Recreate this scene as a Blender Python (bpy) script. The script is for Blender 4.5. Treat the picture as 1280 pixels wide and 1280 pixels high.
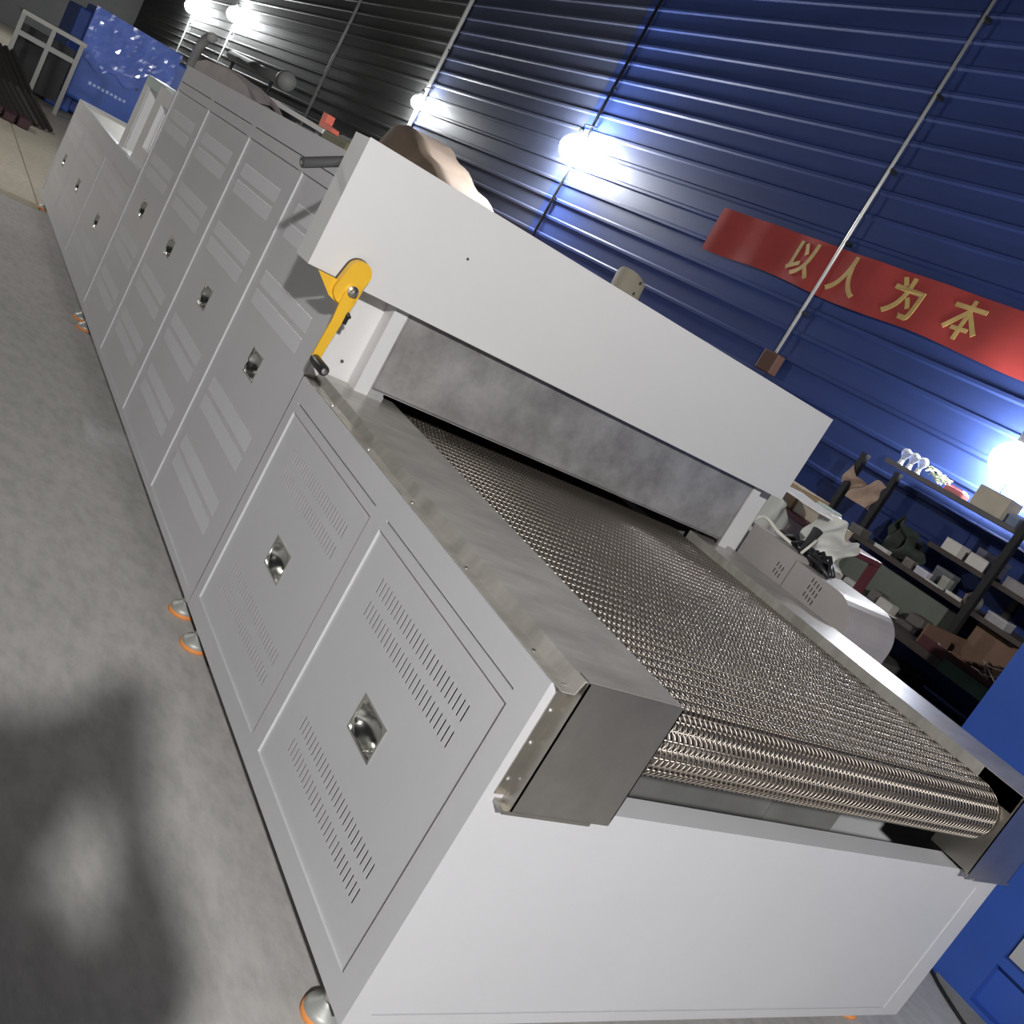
import bpy, bmesh, math, random
from mathutils import Vector, Matrix, Euler
random.seed(7)
for o in list(bpy.data.objects): bpy.data.objects.remove(o)
SC = bpy.context.scene
COL = SC.collection

# ------------------------------------------------------------------ camera
cam_d = bpy.data.cameras.new('camera'); cam = bpy.data.objects.new('camera', cam_d); COL.objects.link(cam)
cam_d.sensor_width = 36; cam_d.lens = 34.9277; cam_d.clip_start = .02; cam_d.clip_end = 200
RT = Vector((.75210, -.44048, .49022)); DN = Vector((.28761, -.44990, -.84550)); FW = Vector((.59298, .77690, -.21169))
CP = Vector((-1.1394, -1.1560, 1.4717))
M = Matrix.Identity(4)
for i in range(3):
    M[i][0] = RT[i]; M[i][1] = -DN[i]; M[i][2] = -FW[i]; M[i][3] = CP[i]
cam.matrix_world = M
SC.camera = cam

# ------------------------------------------------------------------ world, exposure, lights
wd = bpy.data.worlds.new('world'); SC.world = wd; wd.use_nodes = True
wd.node_tree.nodes['Background'].inputs[0].default_value = (.80, .88, 1, 1)
wd.node_tree.nodes['Background'].inputs[1].default_value = .012
vs = SC.view_settings
vs.view_transform = 'Standard'; vs.look = 'None'; vs.gamma = 1; vs.use_curve_mapping = False; vs.exposure = 0.0
KEY = (-2.10, -3.555, 3.0)
def point(name, loc, power, col=(1, 1, 1), r=.05):
    d = bpy.data.lights.new(name, 'POINT'); d.energy = power; d.color = col; d.shadow_soft_size = r
    o = bpy.data.objects.new(name, d); o.location = loc; COL.objects.link(o); return o
point('key_lamp_offscreen', KEY, 1080, (1, .985, .965), .075)
point('aisle_lamp_offscreen', (-3.4, 9.2, 3.6), 400, (1, .965, .92), .10)

# ------------------------------------------------------------------ materials
MATS = {}
def nt(m):
    m.use_nodes = True; return m.node_tree, m.node_tree.nodes['Principled BSDF']
def mat(name, col, rough=.5, metal=0, var=.0, scale=8, bump=0, bscale=60, spec=None, stretch=None, alpha=1, trans=0, col2=None, coat=0):
    if name in MATS: return MATS[name]
    m = bpy.data.materials.new(name); t, b = nt(m); MATS[name] = m
    b.inputs['Base Color'].default_value = (*col, 1); b.inputs['Roughness'].default_value = rough; b.inputs['Metallic'].default_value = metal
    b.inputs['Alpha'].default_value = alpha; b.inputs['Transmission Weight'].default_value = trans
    if spec is not None: b.inputs['Specular IOR Level'].default_value = spec
    b.inputs['Coat Weight'].default_value = coat
    if var or bump or col2:
        tc = t.nodes.new('ShaderNodeTexCoord'); mp = t.nodes.new('ShaderNodeMapping')
        t.links.new(tc.outputs['Object'], mp.inputs[0])
        if stretch: mp.inputs['Scale'].default_value = stretch
        n = t.nodes.new('ShaderNodeTexNoise'); n.inputs['Scale'].default_value = scale; n.inputs['Detail'].default_value = 6; n.inputs['Roughness'].default_value = .65
        t.links.new(mp.outputs[0], n.inputs[0])
        r = t.nodes.new('ShaderNodeValToRGB')
        c2 = col2 or tuple(max(0, c * (1 - var)) for c in col); c1 = col if col2 else tuple(min(1, c * (1 + var)) for c in col)
        r.color_ramp.elements[0].color = (*c2, 1); r.color_ramp.elements[0].position = .32
        r.color_ramp.elements[1].color = (*c1, 1); r.color_ramp.elements[1].position = .68
        t.links.new(n.outputs['Fac'], r.inputs[0]); t.links.new(r.outputs[0], b.inputs['Base Color'])
        if bump:
            n2 = t.nodes.new('ShaderNodeTexNoise'); n2.inputs['Scale'].default_value = bscale; n2.inputs['Detail'].default_value = 5
            t.links.new(mp.outputs[0], n2.inputs[0])
            bp = t.nodes.new('ShaderNodeBump'); bp.inputs['Strength'].default_value = bump; bp.inputs['Distance'].default_value = .004
            t.links.new(n2.outputs['Fac'], bp.inputs['Height']); t.links.new(bp.outputs[0], b.inputs['Normal'])
    return m
def emis(name, col, s):
    m = bpy.data.materials.new(name); t, b = nt(m)
    b.inputs['Base Color'].default_value = (0, 0, 0, 1); b.inputs['Emission Color'].default_value = (*col, 1); b.inputs['Emission Strength'].default_value = s
    MATS[name] = m; return m
PAINT = mat('grey_paint', (.60, .60, .62), .38, var=.025, scale=2.5, bump=.05, bscale=240)
WHITEP = mat('white_paint', (.72, .715, .71), .40, var=.02, scale=2)
STEEL = mat('brushed_steel', (.44, .42, .385), .30, .30, var=.22, scale=5, bump=.12, bscale=30, stretch=(1, 3, 1))
STAIN = mat('stained_steel', (.53, .52, .505), .42, .40, scale=7, bump=.1, bscale=18, col2=(.29, .28, .27))
GUARD = mat('guard_steel', (.44, .42, .385), .34, .95, var=.15, scale=4)
WIRE = mat('belt_wire', (.47, .42, .37), .42, 1.0)
ROD = mat('belt_rod', (.42, .38, .34), .40, 1.0)
GALVI = mat('galvanised_inside', (.36, .36, .35), .6, .5, var=.1, scale=6)
CHROME = mat('chrome', (.66, .66, .62), .24, 1.0)
ZINC = mat('zinc_screw', (.75, .74, .70), .3, 1.0)
YELLOW = mat('yellow_paint', (.86, .50, .035), .42, var=.04, scale=12)
BLACKP = mat('black_plastic', (.02, .02, .022), .4)
ORANGE = mat('orange_rubber', (.80, .30, .08), .6)
GREYR = mat('rod_grey', (.10, .10, .105), .45, .3)
ALU = mat('zinc_plate', (.62, .62, .61), .38, .5, var=.06, scale=6, stretch=(4, 1, .5))

# ------------------------------------------------------------------ mesh helpers
class MB:
    def __init__(s): s.v = []; s.f = []
    def add(s, vs_, fs):
        n = len(s.v); s.v += [tuple(v) for v in vs_]; s.f += [tuple(i + n for i in f) for f in fs]
    def quad(s, a, b, c, d): s.add([a, b, c, d], [(0, 1, 2, 3)])
    def box(s, x0, x1, y0, y1, z0, z1):
        s.add([(x0, y0, z0), (x1, y0, z0), (x1, y1, z0), (x0, y1, z0), (x0, y0, z1), (x1, y0, z1), (x1, y1, z1), (x0, y1, z1)],
              [(3, 2, 1, 0), (4, 5, 6, 7), (0, 1, 5, 4), (1, 2, 6, 5), (2, 3, 7, 6), (3, 0, 4, 7)])
    def rbox(s, x0, x1, y0, y1, z0, z1, r=.004, seg=2):
        b = bmesh.new(); bmesh.ops.create_cube(b, size=1)
        for v in b.verts: v.co = Vector(((x0 + x1) / 2 + v.co.x * (x1 - x0), (y0 + y1) / 2 + v.co.y * (y1 - y0), (z0 + z1) / 2 + v.co.z * (z1 - z0)))
        bmesh.ops.bevel(b, geom=b.edges[:], offset=r, segments=seg, affect='EDGES', profile=.5)
        s.bm(b); b.free()
    def bm(s, b):
        b.verts.index_update(); s.add([v.co for v in b.verts], [[v.index for v in f.verts] for f in b.faces])
    def prism(s, poly, ax, a0, a1):
        """extrude a 2D polygon along axis ax; poly coords are the two other axes in xyz order"""
        n = len(poly); o = [i for i in range(3) if i != ax]; vs_ = []
        for a in (a0, a1):
            for p in poly:
                q = [0, 0, 0]; q[ax] = a; q[o[0]] = p[0]; q[o[1]] = p[1]; vs_.append(q)
        s.add(vs_, [tuple(range(n)), tuple(range(2 * n - 1, n - 1, -1))] + [(i, i + n, (i + 1) % n + n, (i + 1) % n) for i in range(n)])
    def tube(s, pts, r, n=8, cap=True):
        pts = [Vector(p) for p in pts]; rs = r if isinstance(r, (list, tuple)) else [r] * len(pts)
        rings = []; prev = None
        for i, p in enumerate(pts):
            t = (pts[min(i + 1, len(pts) - 1)] - pts[max(i - 1, 0)]).normalized()
            if prev is None: u = t.orthogonal().normalized()
            else:
                u = prev - t * prev.dot(t)
                u = u.normalized() if u.length > 1e-6 else t.orthogonal().normalized()
            prev = u; w = t.cross(u)
            rings.append([p + (u * math.cos(2 * math.pi * k / n) + w * math.sin(2 * math.pi * k / n)) * rs[i] for k in range(n)])
        vs_ = [q for rg in rings for q in rg]
        fs = [(i * n + k, i * n + (k + 1) % n, (i + 1) * n + (k + 1) % n, (i + 1) * n + k) for i in range(len(pts) - 1) for k in range(n)]
        if cap: fs += [tuple(range(n - 1, -1, -1)), tuple(range((len(pts) - 1) * n, len(pts) * n))]
        s.add(vs_, fs)
    def lathe(s, prof, c, n=20, ax=2):
        rings = []
        for r, h in prof:
            for k in range(n):
                a = 2 * math.pi * k / n; q = [0, 0, 0]; o = [i for i in range(3) if i != ax]
                q[ax] = h; q[o[0]] = r * math.cos(a); q[o[1]] = r * math.sin(a)
                rings.append((q[0] + c[0], q[1] + c[1], q[2] + c[2]))
        m = len(prof)
        s.add(rings, [(i * n + k, i * n + (k + 1) % n, (i + 1) * n + (k + 1) % n, (i + 1) * n + k) for i in range(m - 1) for k in range(n)]
              + [tuple(range(n)), tuple(range((m - 1) * n, m * n))])
    def holes(s, P, u0, u1, v0, v1, rects, depth, back=None):
        """flat panel in (u,v) with rectangular holes whose rims go to 'depth'; P(u,v,d) -> xyz"""
        us = sorted({u0, u1, *[r[0] for r in rects], *[r[1] for r in rects]}); vv = sorted({v0, v1, *[r[2] for r in rects], *[r[3] for r in rects]})
        for i in range(len(us) - 1):
            for j in range(len(vv) - 1):
                cu = (us[i] + us[i + 1]) / 2; cv = (vv[j] + vv[j + 1]) / 2
                if any(r[0] < cu < r[1] and r[2] < cv < r[3] for r in rects): continue
                s.quad(P(us[i], vv[j], 0), P(us[i + 1], vv[j], 0), P(us[i + 1], vv[j + 1], 0), P(us[i], vv[j + 1], 0))
        for a, b, c, d in rects:
            for (p, q), (e, f) in (((a, c), (b, c)), ((b, c), (b, d)), ((b, d), (a, d)), ((a, d), (a, c))):
                s.quad(P(p, q, 0), P(e, f, 0), P(e, f, depth), P(p, q, depth))
    def build(s, name, m, parent=None, smooth=False, loc=None):
        me = bpy.data.meshes.new(name); me.from_pydata(s.v, [], s.f); me.update()
        b = bmesh.new(); b.from_mesh(me); bmesh.ops.recalc_face_normals(b, faces=b.faces); b.to_mesh(me); b.free()
        if m: me.materials.append(m)
        if smooth:
            for p in me.polygons: p.use_smooth = True
        o = bpy.data.objects.new(name, me); COL.objects.link(o)
        if parent: o.parent = parent
        if loc: o.location = loc
        return o
def tag(o, label=None, cat=None, group=None, kind=None):
    if label: o['label'] = label
    if cat: o['category'] = cat
    if group: o['group'] = group
    if kind: o['kind'] = kind
    return o
def thing(name, label, cat, loc=(0, 0, 0), group=None):
    o = bpy.data.objects.new(name, None); o.empty_display_size = .05; COL.objects.link(o); o.location = loc
    bpy.context.view_layer.update()
    return tag(o, label, cat, group)
def copy_to(o, parent=None, loc=None, name=None):
    c = o.copy(); COL.objects.link(c)
    if parent: c.parent = parent
    if loc: c.location = loc
    return c
def shade_auto(o, ang=35):
    me = o.data
    for p in me.polygons: p.use_smooth = True
    try: me.set_sharp_from_angle(angle=math.radians(ang))
    except Exception: pass
    return o
PX = lambda u, v, d: (d, u, v)          # panel in the plane x=0, u = y, v = z, depth goes to +x

# ------------------------------------------------------------------ setting: floor and walls
def floor_mat(name, c1, c2, c3):
    m = bpy.data.materials.new(name); t, b = nt(m)
    tc = t.nodes.new('ShaderNodeTexCoord')
    n1 = t.nodes.new('ShaderNodeTexNoise'); n1.inputs['Scale'].default_value = .7; n1.inputs['Detail'].default_value = 9; n1.inputs['Roughness'].default_value = .62
    n2 = t.nodes.new('ShaderNodeTexNoise'); n2.inputs['Scale'].default_value = 22; n2.inputs['Detail'].default_value = 7; n2.inputs['Roughness'].default_value = .7
    mp = t.nodes.new('ShaderNodeMapping'); mp.inputs['Scale'].default_value = (1, .45, 1); mp.inputs['Rotation'].default_value = (0, 0, .5)
    t.links.new(tc.outputs['Object'], n1.inputs[0]); t.links.new(tc.outputs['Object'], mp.inputs[0]); t.links.new(mp.outputs[0], n2.inputs[0])
    r = t.nodes.new('ShaderNodeValToRGB'); e = r.color_ramp.elements
    e[0].color = (*c2, 1); e[0].position = .35; e[1].color = (*c1, 1); e[1].position = .62
    t.links.new(n1.outputs['Fac'], r.inputs[0])
    r2 = t.nodes.new('ShaderNodeValToRGB'); e = r2.color_ramp.elements
    e[0].color = (.74, .74, .74, 1); e[0].position = .28; e[1].color = (1.08, 1.08, 1.08, 1); e[1].position = .58
    t.links.new(n2.outputs['Fac'], r2.inputs[0])
    mx = t.nodes.new('ShaderNodeMix'); mx.data_type = 'RGBA'; mx.blend_type = 'MULTIPLY'; mx.inputs[0].default_value = .8
    t.links.new(r.outputs[0], mx.inputs[6]); t.links.new(r2.outputs[0], mx.inputs[7])
    t.links.new(mx.outputs[2], b.inputs['Base Color'])
    b.inputs['Roughness'].default_value = .62
    bp = t.nodes.new('ShaderNodeBump'); bp.inputs['Strength'].default_value = .25; bp.inputs['Distance'].default_value = .006
    t.links.new(n2.outputs['Fac'], bp.inputs['Height']); t.links.new(bp.outputs[0], b.inputs['Normal'])
    return m
FL = floor_mat('concrete_grey', (.52, .505, .49), (.455, .445, .43), None)
FL2 = floor_mat('concrete_beige', (.50, .45, .36), (.42, .38, .30), None)
mb = MB(); mb.box(-10, 4.5, -8, 38, -.30, -.03)
floor = tag(mb.build('floor', mat('floor_joint', (.30, .29, .28), .9)), kind='structure')
for (x0, x1, y0, y1, m) in ((-10, -3.205, -8, 7.60, FL), (-3.195, 4.5, -8, 7.60, FL), (-10, .015, 7.612, 38, FL2), (.03, 4.5, 7.612, 38, FL2)):
    mb = MB(); mb.box(x0, x1, y0, y1, -.03, 0); mb.build('floor_slab', m, floor)

WX = 4.42
BLUE = mat('blue_sheet', (.026, .046, .165), .62, .0, spec=.22, var=.22, scale=1.3, stretch=(1, .25, 2), bump=.05, bscale=9)
GREYSH = mat('grey_sheet', (.070, .072, .072), .62, .0, spec=.22, var=.25, scale=1.1, stretch=(1, .25, 2), bump=.05, bscale=9)
BLUEG = mat('greyish_blue_sheet', (.042, .050, .088), .62, .0, spec=.22, var=.25, scale=1.1, stretch=(1, .25, 2), bump=.05, bscale=9)  # greyer blue for the one bay between the blue and grey sheets
mb = MB(); mb.box(WX + .03, WX + .12, -6, 38, 0, 6.2)
wall = tag(mb.build('wall_right', mat('wall_back', (.22, .22, .22), .8)), kind='structure')
def sheet(y0, y1, z0, z1, m):
    pr = []; z = z0; pitch = .19
    while z < z1 - 1e-6:
        pr += [(WX, z), (WX, min(z + .140, z1)), (WX - .014, min(z + .154, z1)), (WX - .014, min(z + .176, z1))]; z += pitch
    pr.append((WX, z1))
    b = MB()
    for i in range(len(pr) - 1):
        (xa, za), (xb, zb) = pr[i], pr[i + 1]
        b.quad((xa, y0, za), (xa, y1, za), (xb, y1, zb), (xb, y0, zb))
    b.quad((WX + .02, y0, z0), (WX + .02, y1, z0), (WX + .02, y1, z1), (WX + .02, y0, z1))
    return b.build('cladding_sheet', m, wall)
edges = [-6, -2.05, 2.15, 4.25, 8.38, 12.55, 16.8, 21, 25.1, 29.6, 33.8, 38]
for i in range(len(edges) - 1):
    y0, y1 = edges[i], edges[i + 1]
    m = BLUE if y1 <= 8.5 else (BLUEG if y1 <= 12.6 else GREYSH)
    for z0, z1 in ((.0, 2.85), (2.85, 6.2)): sheet(y0 + .003, y1 - .003, z0, z1, m)
mb = MB(); mb.box(-10, WX + .12, 38, 38.15, 0, 6.2)
tag(mb.build('wall_back', mat('end_wall', (.16, .16, .165), .7, var=.15, scale=1)), kind='structure')

# ------------------------------------------------------------------ conveyor table (near unit)
W = 2.0
unit = thing('conveyor_table', 'grey conveyor table with wire mesh belt in front of the drying tunnel', 'conveyor')
Z0, Z1, L1 = .10, .90, 1.522
D1 = (.069, .741); D2 = (.803, 1.472); DZ = (.160, .804); REC = .007
def latch_mesh():
    b = MB(); w, h = .065, .045
    # bezel ring standing 2 mm proud
    for (y0, y1, z0, z1) in ((-w, w, h - .005, h), (-w, w, -h, -h + .005), (-w, -w + .005, -h, h), (w - .005, w, -h, h)): b.box(-.002, .003, y0, y1, z0, z1)
    # oval dished pull
    n, k = 22, 16; vs_ = []
    for i in range(n + 1):
        for j in range(k + 1):
            y = -w + .005 + (2 * w - .010) * i / n; z = -h + .005 + (2 * h - .010) * j / k
            r2 = abs(y / .057) ** 2.6 + abs(z / .038) ** 2.6
            vs_.append((.002 + (.030 * (1 - r2) ** .6 if r2 < 1 else 0), y, z))
    b.add(vs_, [(i * (k + 1) + j, (i + 1) * (k + 1) + j, (i + 1) * (k + 1) + j + 1, i * (k + 1) + j + 1) for i in range(n) for j in range(k)])
    return b
latch_proto = None
def add_latch(parent, y, z, x=REC):
    global latch_proto
    if latch_proto is None:
        latch_proto = shade_auto(latch_mesh().build('latch', CHROME, parent), 50); latch_proto['label'] = 'rectangular chrome flush latch'; o = latch_proto
    else: o = copy_to(latch_proto, parent)
    o.location = (x, y, z); return o
slot_proto = None
def slot_door(parent, y0, y1):
    """door with four rows of punched vertical slots"""
    global slot_proto
    rows = ((.695, .733), (.634, .672), (.310, .348), (.248, .285)); n = 26; a = y0 + .092; bb = y1 - .107
    rects = []
    for z0, z1 in rows:
        for i in range(n):
            y = a + (bb - a) * i / (n - 1); rects.append((y - .0029, y + .0029, z0, z1))
    b = MB(); P = lambda u, v, d: (REC + d, u, v)
    lz = .49; yc = (y0 + y1) / 2
    b.holes(P, y0 + .001, y1 - .001, DZ[0] + .001, DZ[1] - .001, rects + [(yc - .060, yc + .060, lz - .040, lz + .040)], .0004)
    d = b.build('door', PAINT, parent)
    if slot_proto is None:
        c = MB(); h = .019; w_ = .0029          # an open punched slot: only its rim, the cabinet's inside shows through
        c.add([(.0, -w_, -h), (.0, w_, -h), (.0, w_, h), (.0, -w_, h), (.0014, -w_, -h), (.0014, w_, -h), (.0014, w_, h), (.0014, -w_, h)],
              [(0, 1, 5, 4), (1, 2, 6, 5), (2, 3, 7, 6), (3, 0, 4, 7)])
        slot_proto = c.build('vent_slot', PAINT, d); first = True
    else: first = False
    for k, (u0, u1, z0, z1) in enumerate(rects):
        s = slot_proto if (first and k == 0) else copy_to(slot_proto, d)
        s.location = (REC + .0003, (u0 + u1) / 2, (z0 + z1) / 2)
    add_latch(d, yc, lz)
    return d
b = MB()
gro = [(.074, .729, .8295, .8345), (.805, 1.466, .8295, .8345)]
b.holes(PX, 0, L1, Z0, Z1, [(*D1, *DZ), (*D2, *DZ)] + gro, .012)
b.quad((0, 0, Z1), (0, L1, Z1), (.03, L1, Z1), (.03, 0, Z1)); b.quad((0, 0, Z0), (0, L1, Z0), (.03, L1, Z0), (.03, 0, Z0))
b.quad((.012, 0, .82), (.012, L1, .82), (.012, L1, .845), (.012, 0, .845))
b.build('side_panel', PAINT, unit)
slot_door(unit, *D1); slot_door(unit, *D2)
# end panel: frame with a shallow inset plate, folded top lip and corner uprights
b = MB(); PE = lambda u, v, d: (u, d, v)
b.holes(PE, 0, W, Z0, .655, [(.056, 1.90, .128, .602)], .004)
b.quad((0, 0, .655), (W, 0, .655), (W - .02, .062, .660), (.02, .062, .660)); b.quad((.02, .062, .660), (W - .02, .062, .660), (W - .02, .062, .62), (.02, .062, .62))
b.quad((0, 0, .655), (.05, 0, .655), (.05, 0, Z1), (0, 0, Z1)); b.quad((W - .05, 0, .655), (W, 0, .655), (W, 0, Z1), (W - .05, 0, Z1))
b.quad((0, 0, Z0), (W, 0, Z0), (W, .04, Z0), (0, .04, Z0))
b.build('end_panel', PAINT, unit)
b = MB(); b.box(.0575, 1.8985, .0028, .006, .1295, .6005); b.build('end_plate', PAINT, unit)
b = MB(); b.box(W - .004, W, .001, L1, Z0, Z1); b.build('side_panel', PAINT, unit)
b = MB(); b.box(.05, W - .05, .08, L1 - .02, .30, .31); b.box(.40, .406, .3, L1 - .02, .12, .70); b.box(W - .406, W - .40, .3, L1 - .02, .12, .70); b.box(.41, W - .41, .5, .51, .12, .70)
b.build('inner_frame', GALVI, unit)
def deck(sgn):
    X = (lambda x: x) if sgn > 0 else (lambda x: W - x)
    b = MB(); prof = [(.004, .901), (.004, .9035), (.032, .9035), (.040, .932), (.292, .932), (.292, .872), (.289, .872), (.289, .929), (.043, .929), (.035, .901)]
    p = [(X(x), z) for x, z in prof]; n = len(p); y0, y1 = -.028, 1.523
    vs_ = [(x, y0, z) for x, z in p] + [(x, y1, z) for x, z in p]
    b.add(vs_, [(i, (i + 1) % n, (i + 1) % n + n, i + n) for i in range(n)] + [(0, 1, 2, 9), (2, 3, 8, 9), (3, 4, 7, 8), (4, 5, 6, 7)])
    o = b.build('deck_plate', STEEL, unit)
    for y in (.10, .40, .70, 1.0, 1.30):
        c = MB(); c.lathe([(.0055, 0), (.0055, .002), (.003, .0035)], (X(.018), y, .9035), 8); c.build('screw', ZINC, o)
    g = MB(); yf = -.036
    # front guard: face, side cheek, screw flange on the upright
    g.box(min(X(.045), X(.292)), max(X(.045), X(.292)), yf, yf + .003, .655, .933)
    g.box(min(X(.045), X(.048)), max(X(.045), X(.048)), yf, .0, .655, .932)
    g.box(min(X(.020), X(.048)), max(X(.020), X(.048)), -.003, -.0005, .665, .905)
    g.box(min(X(.289), X(.292)), max(X(.289), X(.292)), yf, .10, .668, .930)
    g.box(min(X(.028), X(.245)), max(X(.028), X(.245)), yf - .0005, -.0005, .648, .656)
    go = g.build('front_guard', GUARD, unit)
    for z in (.70, .78, .85):
        c = MB(); c.lathe([(.0055, -.0035), (.0055, -.003), (.002, -.006)], (X(.031), 0, z), 8, ax=1); c.build('screw', ZINC, go)
deck(1); deck(-1)
# drum and wire belt
DR, DC, ZB = .078, .066, .897
PITCH, TURN = .0205, .0162
DZC = ZB - DR - .004
b = MB(); b.lathe([(.01, .24), (DR - .010, .24), (DR - .010, W - .24), (.01, W - .24)], (0, DC, DZC), 40, ax=0); b.build('drum', mat('drum_steel', (.34, .32, .30), .45, .8), unit, True)
b = MB(); b.tube([(.06, DC, DZC), (.30, DC, DZC)], .02, 12); b.tube([(W - .30, DC, DZC), (W - .06, DC, DZC)], .02, 12); b.build('drum_shaft', ROD, unit, True)
b = MB(); b.box(.26, W - .26, .17, 1.62, ZB - .062, ZB - .056); b.build('slide_bed', GALVI, unit)
def path(s):
    """s runs from the tunnel (y=1.6) over the drum and back underneath"""
    flat = 1.60 - DC
    if s < flat: return (1.60 - s, ZB, 0.)
    a = (s - flat) / (DR + .003)
    if a < math.pi: return (DC - (DR + .003) * math.sin(a), DZC + (DR + .003) * math.cos(a), a)
    return (DC + (s - flat - math.pi * (DR + .003)), DZC - DR - .003, math.pi)
belt = MB()
for xe in (.2615, W - .3015):
    belt.tube([(xe, path(q * .0225)[0], path(q * .0225)[1]) for q in range(93)], .0022, 6)
belt = belt.build('mesh_belt', WIRE, unit, True); belt['label'] = 'woven steel wire mesh belt'
def spiral(hand):
    b = MB(); x = .266; r = .0019; h = PITCH * .66
    while x < W - .306:
        pts = []
        for k in range(7):
            s = k / 6; u = -h + 2 * h * s
            pts.append((x + hand * (s - .5) * TURN * .75, u, -.0042 + .0066 * math.sin(math.pi * s) ** .6 if 0 < s < 1 else -.0042))
        b.tube(pts, r, 5, cap=False)
        xa = x + hand * .375 * TURN; xb = x + TURN - hand * .375 * TURN
        b.tube([(xa, h, -.0042), (xa * .7 + xb * .3, h * .45, -.0088), (xa * .3 + xb * .7, -h * .45, -.0088), (xb, -h, -.0042)], r, 4, cap=False); x += TURN
    return b
sp = []
for hand in (1, -1):
    o = spiral(hand).build('belt_spiral', WIRE, belt, True); sp.append(o)
rod0 = MB(); rod0.tube([(.264, 0, 0), (W - .302, 0, 0)], .0021, 6); rod0 = rod0.build('belt_rod', ROD, belt, True)
nrow = int((1.60 - DC + math.pi * (DR + .003) + .30) / PITCH)
for i in range(nrow):
    for half in (0, 1):
        y, z, a = path((i + .5 * half) * PITCH)
        if half == 0:
            o = sp[i] if i < 2 else copy_to(sp[i % 2], belt)
            o.location = (0, y, z); o.rotation_euler = (a, 0, 0)
        else:
            o = rod0 if i == 0 else copy_to(rod0, belt)
            nz = math.cos(a); ny = -math.sin(a)
            o.location = (0, y - ny * .003, z - nz * .003)
# levelling feet
def foot(parent, x, y, ztop):
    b = MB(); b.lathe([(.009, .03), (.009, ztop + .01)], (x, y, 0), 12); st = b.build('foot', ZINC, parent, True)
    c = MB(); c.lathe([(.045, .012), (.045, .018), (.040, .026), (.022, .036), (.016, .044)], (x, y, 0), 24); shade_auto(c.build('pad', mat('foot_steel', (.42, .43, .41), .5, .4), st))
    c = MB(); c.lathe([(.047, .0), (.049, .004), (.046, .013), (.043, .0135)], (x, y, 0), 24); c.build('rubber_ring', ORANGE, st, True)
    c = MB(); c.lathe([(.017, .046), (.017, .058)], (x, y, 0), 6); c.build('lock_nut', ZINC, st)
for x in (.052, W - .052):
    for y in (.115, 1.455): foot(unit, x, y, Z0)

# ------------------------------------------------------------------ drying tunnel (tall unit)
tun = thing('drying_tunnel', 'tall grey drying tunnel with four louvred doors, white front hood and yellow crank', 'oven', (0, 1.524, 0))
tun.location = (0, 0, 0)
T0, T1, TH = 1.526, 4.707, 1.512
TD = [(1.575, 2.317), (2.362, 3.088), (3.135, 3.890), (3.938, 4.690)]; TZ = (.128, 1.385)
def louvre_rows(parent, y0, y1, rows, n):
    for z0, z1 in rows:
        b = MB()
        for i in range(n):
            y = y0 + (y1 - y0) * i / (n - 1); d = .0021; w = (y1 - y0) / (n - 1) * .62
            x = REC
            b.add([(x, y, z0), (x, y + w, z0), (x, y + w, z1), (x, y, z1), (x - d, y + w, z0 + .004), (x - d, y + w, z1 - .004)],
                  [(0, 3, 5, 4), (0, 4, 1), (3, 2, 5), (1, 4, 5, 2)])
        b.build('louvre_row', PAINT, parent)['kind'] = 'stuff'
def panel_door(parent, y0, y1, z0, z1, rows, lz, n):
    yc = (y0 + y1) / 2; b = MB(); P = lambda u, v, d: (REC + d, u, v)
    b.holes(P, y0 + .001, y1 - .001, z0 + .001, z1 - .001, [(yc - .060, yc + .060, lz - .040, lz + .040)], .003)
    d = b.build('door', PAINT, parent)
    louvre_rows(d, y0 + .10, y1 - .10, rows, n)
    add_latch(d, yc, lz)
    return d
b = MB()
b.holes(PX, T0, T1, Z0, TH, [(*d, *TZ) for d in TD] + [(d[0], d[1] - .01, 1.428, 1.432) for d in TD], .012)
b.quad((.012, T0, 1.42), (.012, T1, 1.42), (.012, T1, 1.44), (.012, T0, 1.44))
b.quad((0, T0, Z0), (0, T1, Z0), (.04, T1, Z0), (.04, T0, Z0))
b.build('side_panel', PAINT, tun)
for d in TD: panel_door(tun, *d, *TZ, ((1.235, 1.290), (1.165, 1.220), (.985, 1.040), (.915, .970), (.570, .625), (.500, .555), (.335, .390), (.265, .320)), .78, 28)
b = MB(); b.box(.0, W, T0, T1, TH, TH + .004); b.build('top_panel', PAINT, tun)
b = MB(); b.box(W - .004, W, T0, T1, Z0, TH); b.build('side_panel', PAINT, tun)
b = MB(); b.box(.0, W, T1 - .004, T1 - .001, .95, TH); b.build('back_panel', PAINT, tun)
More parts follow.
